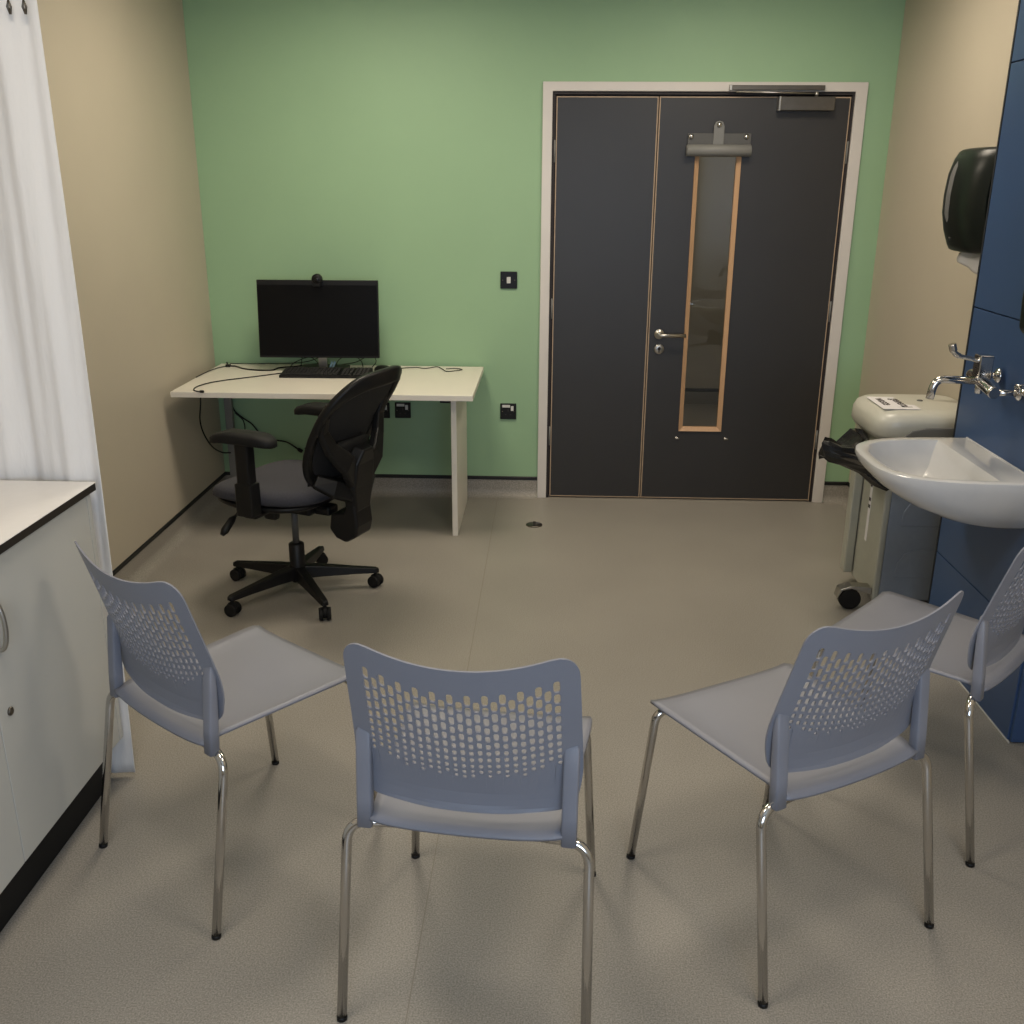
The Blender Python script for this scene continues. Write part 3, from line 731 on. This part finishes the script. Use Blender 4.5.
# ------------------------------------------------------------------ cabinet (left foreground)
cabx, cy0, cy1 = -1.206, .85, 2.436
cp = (-1.5, 1.64, 0)
t = thing('base_cabinet', cp, 'low off white cabinet with two doors and black plinth at the left edge', 'cabinet')
bm = bmesh.new(); box(bm, XL+.01, cabx-.020, cy0, cy1, .14, .878); P(bm_obj('carcass', bm, M['cab'], t, bevel=.001), cp)
P(boxo('end_panel', (XL+.01, cabx, cy1-.020, cy1, .14, .878), M['cab'], t, .001), cp)
P(boxo('plinth', (XL+.05, -1.25, cy0+.02, cy1-.03, 0, .14), M['black_matt'], t, .001), cp)
for i, (a, b) in enumerate(((1.883, cy1-.0225), (1.330, 1.880), (.852, 1.327))):
    d = P(boxo('door', (cabx-.0195, cabx, a, b, .142, .874), M['cab'], t, .0012), cp)
    hy = a+.042 if i != 1 else b-.045
    bm = bmesh.new(); zc = .728
    tube(bm, [(cabx, hy, zc+.058), (cabx+.004, hy, zc+.058)]+[(cabx+.006+.017*math.sin(math.pi*k/14), hy, zc+.058*math.cos(math.pi*k/14)) for k in range(15)]+[(cabx+.004, hy, zc-.058), (cabx, hy, zc-.058)], .0055, 12)
    h = bm_obj('handle', bm, M['satin'], d); P(h, (0,0,0)); 
    if i != 1:
        bm = bmesh.new(); lathe(bm, [(.010, cabx), (.010, cabx+.004), (.007, cabx+.006), (.0035, cabx+.0055), (0, cabx+.005)], (0, hy, .517), 'X', 16)
        bm_obj('lock', bm, M['steel_dark'], d)
wt = (-1.49, 1.64, .862)
t = thing('worktop', wt, 'white worktop with dark front edge on top of the low cabinet', 'worktop')
P(boxo('top_board', (XL+.002, -1.1945, cy0-.02, 2.450, .878, .8985), M['edge'], t, .001), wt)
P(boxo('white_surface', (XL+.002, -1.1935, cy0-.02, 2.4505, .8985, .900), M['worktop'], t, 0), wt)

# ------------------------------------------------------------------ curtain
t = thing('curtain', (-1.5, 2.50, 0), 'full length white cloth curtain hanging behind the low cabinet', 'curtain')
bm = bmesh.new(); nx, nz = 160, 60; G = []
for j in range(nz+1):
    v = j/nz; z = .012+2.12*v; row = []
    for i in range(nx+1):
        u = i/nx; x = -1.79+(.586+.008*math.sin(v*4)+.012*(1-v))*u
        amp = (.008+.010*v)
        y = amp*math.sin(u*19+1.0*math.sin(v*1.7)+.6)+.004*math.sin(u*47+v*3)+.0015*math.sin(u*90-v*9)
        y -= .020*(max(0, (u-.85)/.15))
        row.append(bm.verts.new((x+1.5, y+.018-.055*(1-v), z)))
    G.append(row)
for j in range(nz):
    for i in range(nx): bm.faces.new((G[j][i], G[j][i+1], G[j+1][i+1], G[j+1][i])).smooth = True
bm_obj('cloth', bm, M['cloth'], t, True, solid=.0012)
for k, x in enumerate((-1.79+1.5+.03, -1.60+1.5, -1.43+1.5, -1.300+1.5, -1.264+1.5, -1.228+1.5)):
    bm = bmesh.new(); tube(bm, [(x, -.012, 2.020), (x-.004, -.014, 2.035), (x, -.014, 2.052), (x+.004, -.014, 2.035), (x, -.012, 2.020)], .0028, 8)
    tube(bm, [(x, -.014, 2.050), (x, .012, 2.175)], .0018, 6); bm_obj('hook', bm, M['steel_dark'], t)
tr = thing('curtain_rail', (-1.5, 2.515, 2.17), 'white ceiling hung curtain rail above the curtain', 'curtain rail')
boxo('track', (-.296, .34, -.012, .012, 0, .02), M['white_plastic'], tr, .002)
tubeo('drop_rod', [(.30, 0, .02), (.30, 0, .53)], .006, M['white_plastic'], tr)

# ------------------------------------------------------------------ blue panelling (sanitary boxing)
PX, PY0, PY1 = 1.455, 2.768, 3.516
bp = (1.55, 3.1, 0)
t = thing('services_panel', bp, 'tall dark blue boxed wall panel behind the basin', 'wall panel')
zs_ = [(0.004, .356), (.360, 1.255), (1.259, 2.024), (2.028, H-.005)]
for a, b in zs_: P(boxo('panel_board', (PX, PX+.018, PY0+.002, PY1-.012, a, b), M['blue'], t, .0015), bp)
P(boxo('far_edge_strip', (PX-.001, XR-.002, PY1-.010, PY1, .0, H-.004), M['seam'], t, 0), bp)
P(boxo('end_board', (PX+.006, XR-.002, PY0-.012, PY0+.004, .004, H-.004), M['blue'], t, .0015), bp)
P(boxo('backing', (PX+.018, XR-.004, PY0+.006, PY1-.012, .0, H-.006), M['seam'], t, 0), bp)
P(boxo('floor_bead', (PX-.0015, PX+.002, PY0-.0135, PY1-.0, .0, .006), M['white_plastic'], t, .001), bp)

# ------------------------------------------------------------------ basin
bs = (PX, 3.117, .82)
t = thing('wash_basin', bs, 'white ceramic wash basin mounted on the blue panel', 'basin')
YC, HALF = 3.117, .280
def basin_ring(front, half, z, back=PX, e=3.4, n=44, flat=.5):
    """D-shaped ring: straight at the wall, rounded to the front"""
    out = []; 
    for k in range(n):
        a = math.pi*k/(n-1)-math.pi/2          # -90..90, front at 0
        c, s = math.cos(a), math.sin(a)
        r = (back-front)
        out.append((back-r*abs(c)**(2/e), YC+half*math.copysign(abs(s)**(2/e), s), z))
    return out
bm = bmesh.new()
outer = [(1.37, .13, .640), (1.30, .190, .650), (1.22, .230, .670), (1.13, .255, .706), (1.065, .270, .748), (1.028, .277, .785), (1.017, .281, .808), (1.019, .280, .818), (1.027, .274, .822)]
rings = [basin_ring(f, h, z) for f, h, z in outer]
# inner rim then bowl: rings whose back sits away from the wall
inner = [(1.052, .248, .820, 1.345), (1.060, .242, .812, 1.338), (1.072, .228, .780, 1.325), (1.098, .202, .735, 1.305), (1.14, .155, .704, 1.27), (1.175, .08, .692, 1.235)]
rings += [basin_ring(f, h, z, b, 3.0) for f, h, z, b in inner]
loft(bm, rings, True, True)
bw = bm_obj('bowl', bm, M['ceramic'], t, True); bw.matrix_parent_inverse = Matrix.Translation(-Vector(bs))
es = bw.modifiers.new('e', 'EDGE_SPLIT'); es.split_angle = math.radians(42)
P(boxo('upstand', (PX-.007, PX, YC-HALF+.004, YC+HALF-.004, .812, .8255), M['ceramic'], t, .003, 3), bs)
bm = bmesh.new(); lathe(bm, [(.022, .6905), (.022, .694), (.012, .695), (0, .694)], (1.205, YC, 0), 'Z', 18); P(bm_obj('waste_fitting', bm, M['chrome'], t), bs)

# ------------------------------------------------------------------ tap
tp = (1.40, 3.12, 1.07)
t = thing('lever_tap', tp, 'chrome wall tap with long lever above the wash basin', 'tap')
def TP(name, bm, m=None): return P(bm_obj(name, bm, m or M['chrome'], t), tp)
bm = bmesh.new(); tube(bm, [(1.372, 3.225, 1.088), (1.372, 3.215, 1.088), (1.372, 3.05, 1.064), (1.372, 3.035, 1.062)], [.016, .0185, .0185, .017], 18); TP('mixer_bar', bm)
bm = bmesh.new(); tube(bm, path_pts([(1.36, 3.15, 1.080), (1.232, 3.15, 1.084), (1.222, 3.15, 1.020)], .04, 8), .0125, 16); TP('spout', bm)
bm = bmesh.new(); box(bm, 1.352, 1.396, 3.125, 3.175, 1.085, 1.162); P(bm_obj('valve_block', bm, M['chrome'], t, bevel=.004), tp)
bm = bmesh.new(); tube(bm, catmull([(1.365, 3.15, 1.140), (1.33, 3.15, 1.150), (1.295, 3.15, 1.158), (1.278, 3.15, 1.170), (1.268, 3.15, 1.195)], 5), [.007]*10+[.009]*6+[.012]*5, 12); TP('lever', bm)
for y, z in ((3.05, 1.062), (3.21, 1.086)):
    bm = bmesh.new(); tube(bm, [(1.375, y, z), (PX, y, z)], .0095, 12); lathe(bm, [(.024, PX), (.024, PX-.006), (.012, PX-.014)], (0, y, z), 'X', 18); TP('inlet_pipe', bm)
bm = bmesh.new(); tube(bm, [(1.372, 3.15, 1.075), (1.372, 3.15, 1.040)], [.014, .011], 14); TP('lower_valve', bm)
t.location = (1.390, 3.12, 1.058)
sv = (PX, 3.03, 1.07)
t = thing('stop_valve', sv, 'small chrome stop valve on the blue panel right of the tap', 'valve')
bm = bmesh.new(); tube(bm, [(0, 0, 0), (-.035, 0, 0)], .011, 12); tube(bm, [(-.03, -.075, -.008), (-.03, .0, 0)], .0085, 12); bm_obj('valve_body', bm, M['chrome'], t)
bm = bmesh.new(); tube(bm, [(-.03, -.075, -.008), (-.03, -.105, -.01)], .014, 12); tube(bm, [(-.03, -.09, -.03), (-.03, -.09, .018)], .005, 8); bm_obj('valve_knob', bm, M['black_gloss'], t)

# ------------------------------------------------------------------ soap dispenser at the right edge
sd = (PX, 2.885, 1.24)
t = thing('soap_dispenser', sd, 'black soap dispenser on the blue panel at the right edge', 'soap dispenser')
bm = bmesh.new(); prism(bm, [(0, .0), (-.075, .0), (-.095, .02), (-.1, .10), (-.098, .30), (-.08, .34), (0, .34)], 'Y', -.068, .068); 
for v in bm.verts: v.co = Vector((v.co.x, v.co.y, v.co.z))
bm_obj('housing', bm, M['disp'], t, bevel=.012, seg=3)
boxo('lower_nozzle', (-.07, -.03, -.02, .02, -.012, .0), M['black'], t, .003)
boxo('mark', (-.1015, -.0985, .030, .045, .115, .150), M['paper'], t, 0)

# ------------------------------------------------------------------ paper towel dispenser on the right wall
pd = (XR, 3.705, 1.60)
t = thing('paper_towel_dispenser', pd, 'large glossy black paper towel dispenser on the beige right wall', 'towel dispenser')
bm = bmesh.new(); rings = []
prof = [(-.172, .178), (-.168, .188), (-.150, .198), (-.10, .217), (-.04, .230), (.02, .232), (.09, .226), (.14, .212), (.165, .198), (.174, .186), (.178, .165)]
for z, d in prof:
    ring = []
    for k in range(17):
        a = -1+2*k/16; yy = .165*a; dd = d-.045*abs(a)**4-.01*a*a
        ring.append((-dd, yy, z))
    ring += [(0, .165, z), (0, -.165, z)]
    rings.append(ring)
loft(bm, rings, True, True); hs = bm_obj('housing', bm, M['disp'], t, True); es = hs.modifiers.new('e', 'EDGE_SPLIT'); es.split_angle = math.radians(40)
def face_d(y, z):
    for (z0, d0), (z1, d1_) in zip(prof, prof[1:]):
        if z0 <= z <= z1: d = d0+(d1_-d0)*(z-z0)/(z1-z0); break
    a = y/.165; return d-.045*abs(a)**4-.01*a*a
bm = bmesh.new(); G = []
for j in range(13):
    z = -.075+.21*j/12; wv = .022*math.sqrt(max(0, 1-abs(2*j/12-1)**6)); yc = .030+.00*z
    G.append([bm.verts.new((-face_d(yc+wv*q, z)-.0012, yc+wv*q, z)) for q in (-1, -.5, 0, .5, 1)])
for a, b in zip(G, G[1:]):
    for i in range(4): bm.faces.new((a[i], a[i+1], b[i+1], b[i])).smooth = True
bm_obj('level_window', bm, M['window_grey'], t, True)
D = face_d(.02, .148)
bm = bmesh.new(); lathe(bm, [(.005, -D), (.004, -D-.003), (0, -D-.0032)], (0, .000, .128), 'X', 12); bm_obj('indicator', bm, M['white_plastic'], t)
D = face_d(.02, .158)
boxo('maker_mark', (-D-.0012, -D+.004, .000, .045, .154, .158), M['grey2'], t, 0)
D = face_d(.03, -.125)
latheo('keyhole', [(.007, -D+.003), (.007, -D-.001), (0, -D-.001)], (0, .030, -.125), 'X', M['grey2'], t, 12)
bm = bmesh.new(); G = []
for j in range(7):
    v = j/6; G.append([bm.verts.new((-.12-.020*math.sin(v*2)-.004*math.sin(i*.9), -.10+.022*i, -.165-(.080-.0035*i)*v)) for i in range(10)])
for j in range(6):
    for i in range(9): bm.faces.new((G[j][i], G[j][i+1], G[j+1][i+1], G[j+1][i])).smooth = True
bm_obj('paper_towel', bm, M['paper'], t, True, solid=.001)

# ------------------------------------------------------------------ waste bin
bn = (1.45, 3.93, 0)
t = thing('waste_bin', bn, 'cream pedal waste bin with blue grey side between basin and door', 'bin')
def BP(o): return P(o, bn)
BP(boxo('side_panel', (1.352, 1.622, 3.752, 4.095, .05, .73), M['binblue'], t, .004))
BP(boxo('front_door', (1.325, 1.352, 3.748, 4.100, .045, .73), M['bincream'], t, .008))
bm = bmesh.new()
for z in (.24, .46):                                 # pressed arcs on the side
    prism(bm, [(1.40, z-.09), (1.405, z-.03), (1.43, z+.012), (1.47, z+.03), (1.61, z+.03), (1.61, z-.09)], 'Y', 3.747, 3.752)
BP(bm_obj('pressed_relief', bm, M['binblue'], t, bevel=.003))
BP(boxo('sack_post', (1.285, 1.322, 4.02, 4.08, .06, .70), M['bincream'], t, .006))
bm = bmesh.new(); rings = []
def lidring(x0, y0, y1, z, e=4.0):
    out = []; x1 = 1.628; cx, cy = (x0+x1)/2, (y0+y1)/2
    for k in range(40):
        a = 2*math.pi*k/40; c, s = math.cos(a), math.sin(a); ee = 4.5 if c < 0 else 14
        out.append((cx+(x1-x0)/2*math.copysign(abs(c)**(2/ee), c), cy+(y1-y0)/2*math.copysign(abs(s)**(2/4.5), s), z+.012*(cx-(x0+x1)/2)))
    return out
for x0, y0, y1, z in ((1.285, 3.735, 4.11, .715), (1.258, 3.715, 4.125, .724), (1.245, 3.705, 4.13, .745), (1.248, 3.705, 4.13, .792), (1.258, 3.715, 4.12, .815), (1.280, 3.735, 4.10, .829), (1.33, 3.80, 4.05, .836), (1.42, 3.88, 3.98, .838)):
    rings.append(lidring(x0, y0, y1, z))
loft(bm, rings); BP(bm_obj('lid', bm, M['binlid'], t, True))
bm = bmesh.new(); prism(bm, [(1.345, .720), (1.35, .745), (1.38, .768), (1.43, .780), (1.62, .784), (1.62, .720)], 'Y', 3.700, 3.712); lr = BP(bm_obj('lid_recess_shade', bm, M['grey'], t, bevel=.004))  # raised grey slab, its colour paints the shade of the hollow lid side
bm = bmesh.new(); lathe(bm, [(.012, .8345), (.012, .840), (.008, .842), (0, .842)], (1.475, 3.93, 0), 'Z', 16); BP(bm_obj('lid_button', bm, M['grey2'], t))
lb = BP(boxo('lid_label', (1.285, 1.428, 3.775, 4.00, .8352, .8372), M['paper'], t, .001))
def text(txt, size, loc, rz, parent, mt, rx=0, sx=1):
    cu = bpy.data.curves.new('lettering', 'FONT'); cu.body = txt; cu.size = size; cu.extrude = .0003; cu.align_x = 'CENTER'; cu.align_y = 'CENTER'; cu.offset = size*.02
    tmp = bpy.data.objects.new('tmp', cu); COL.objects.link(tmp)
    bpy.context.view_layer.update()
    me = bpy.data.meshes.new_from_object(tmp.evaluated_get(bpy.context.evaluated_depsgraph_get())); bpy.data.objects.remove(tmp)
    me.transform(Matrix.Translation(loc) @ Matrix.Rotation(rz, 4, 'Z') @ Matrix.Rotation(rx, 4, 'X'))
    me.materials.clear(); me.materials.append(mt)
    o = bpy.data.objects.new('lettering', me); COL.objects.link(o); o.parent = parent
    return o
text('general', .054, (1.385, 3.885, .8374), -math.pi/2, lb, M['ink'])
text('waste', .054, (1.325, 3.905, .8374), -math.pi/2, lb, M['ink'])
bm = bmesh.new(); box(bm, 1.325-.0015, 1.325, 3.90, 3.925, .25, .56); sl = BP(bm_obj('side_label', bm, M['paper'], t))
bm = bmesh.new()
for z in (.55, .52, .49, .43, .40): box(bm, 1.3225, 1.3235, 3.903, 3.922, z-.008, z+.006)
bm_obj('printed_marks', bm, M['ink'], sl)
bm = bmesh.new()
for y in (3.78,):
    tube(bm, [(1.243, y-.018, .045), (1.243, y+.022, .045)], .044, 20)
BP(bm_obj('caster', bm, M['black_gloss'], t))
bm = bmesh.new(); prism(bm, [(1.188, .05), (1.198, .09), (1.243, .105), (1.322, .10), (1.322, .07), (1.243, .094), (1.208, .085)], 'Y', 3.755, 3.81); BP(bm_obj('caster_guard', bm, M['satin'], t, bevel=.002))
# black sack poking out from under the lid
bg = (1.2, 3.8, .62)
t = thing('bin_bag', bg, 'crumpled black plastic sack sticking out from under the bin lid', 'bin bag')
bm = bmesh.new(); rings = []
random.seed(3)
path = [((1.310, 3.70, .575), .040, .035), ((1.265, 3.71, .600), .050, .045), ((1.205, 3.73, .635), .045, .055), ((1.135, 3.745, .655), .034, .045), ((1.090, 3.750, .672), .042, .035), ((1.062, 3.75, .680), .040, .022)]
for (c, rz_, ry_) in path:
    ring = []
    for k in range(16):
        a = 2*math.pi*k/16; j = 1+random.uniform(-.3, .25)
        ring.append((c[0]+.010*math.sin(a*2), c[1]+ry_*math.cos(a)*j, c[2]+rz_*math.sin(a)*j))
    rings.append(ring)
loft(bm, rings, True, False)
o = bm_obj('gathered_end', bm, M['bag'], t); P(o, bg)
bm = bmesh.new(); rings = []
for c, r1, r2 in (((1.18, 3.82, .64), .05, .06), ((1.175, 3.84, .67), .035, .08), ((1.20, 3.86, .69), .03, .09), ((1.24, 3.9, .712), .02, .09)):
    rings.append([(c[0]+r1*math.cos(2*math.pi*k/14)*(1+random.uniform(-.2, .2)), c[1]+r2*math.sin(2*math.pi*k/14)*(1+random.uniform(-.2, .2)), c[2]+.01*math.cos(4*math.pi*k/14)) for k in range(14)])
loft(bm, rings, True, False); P(bm_obj('upper_fold', bm, M['bag'], t), bg)
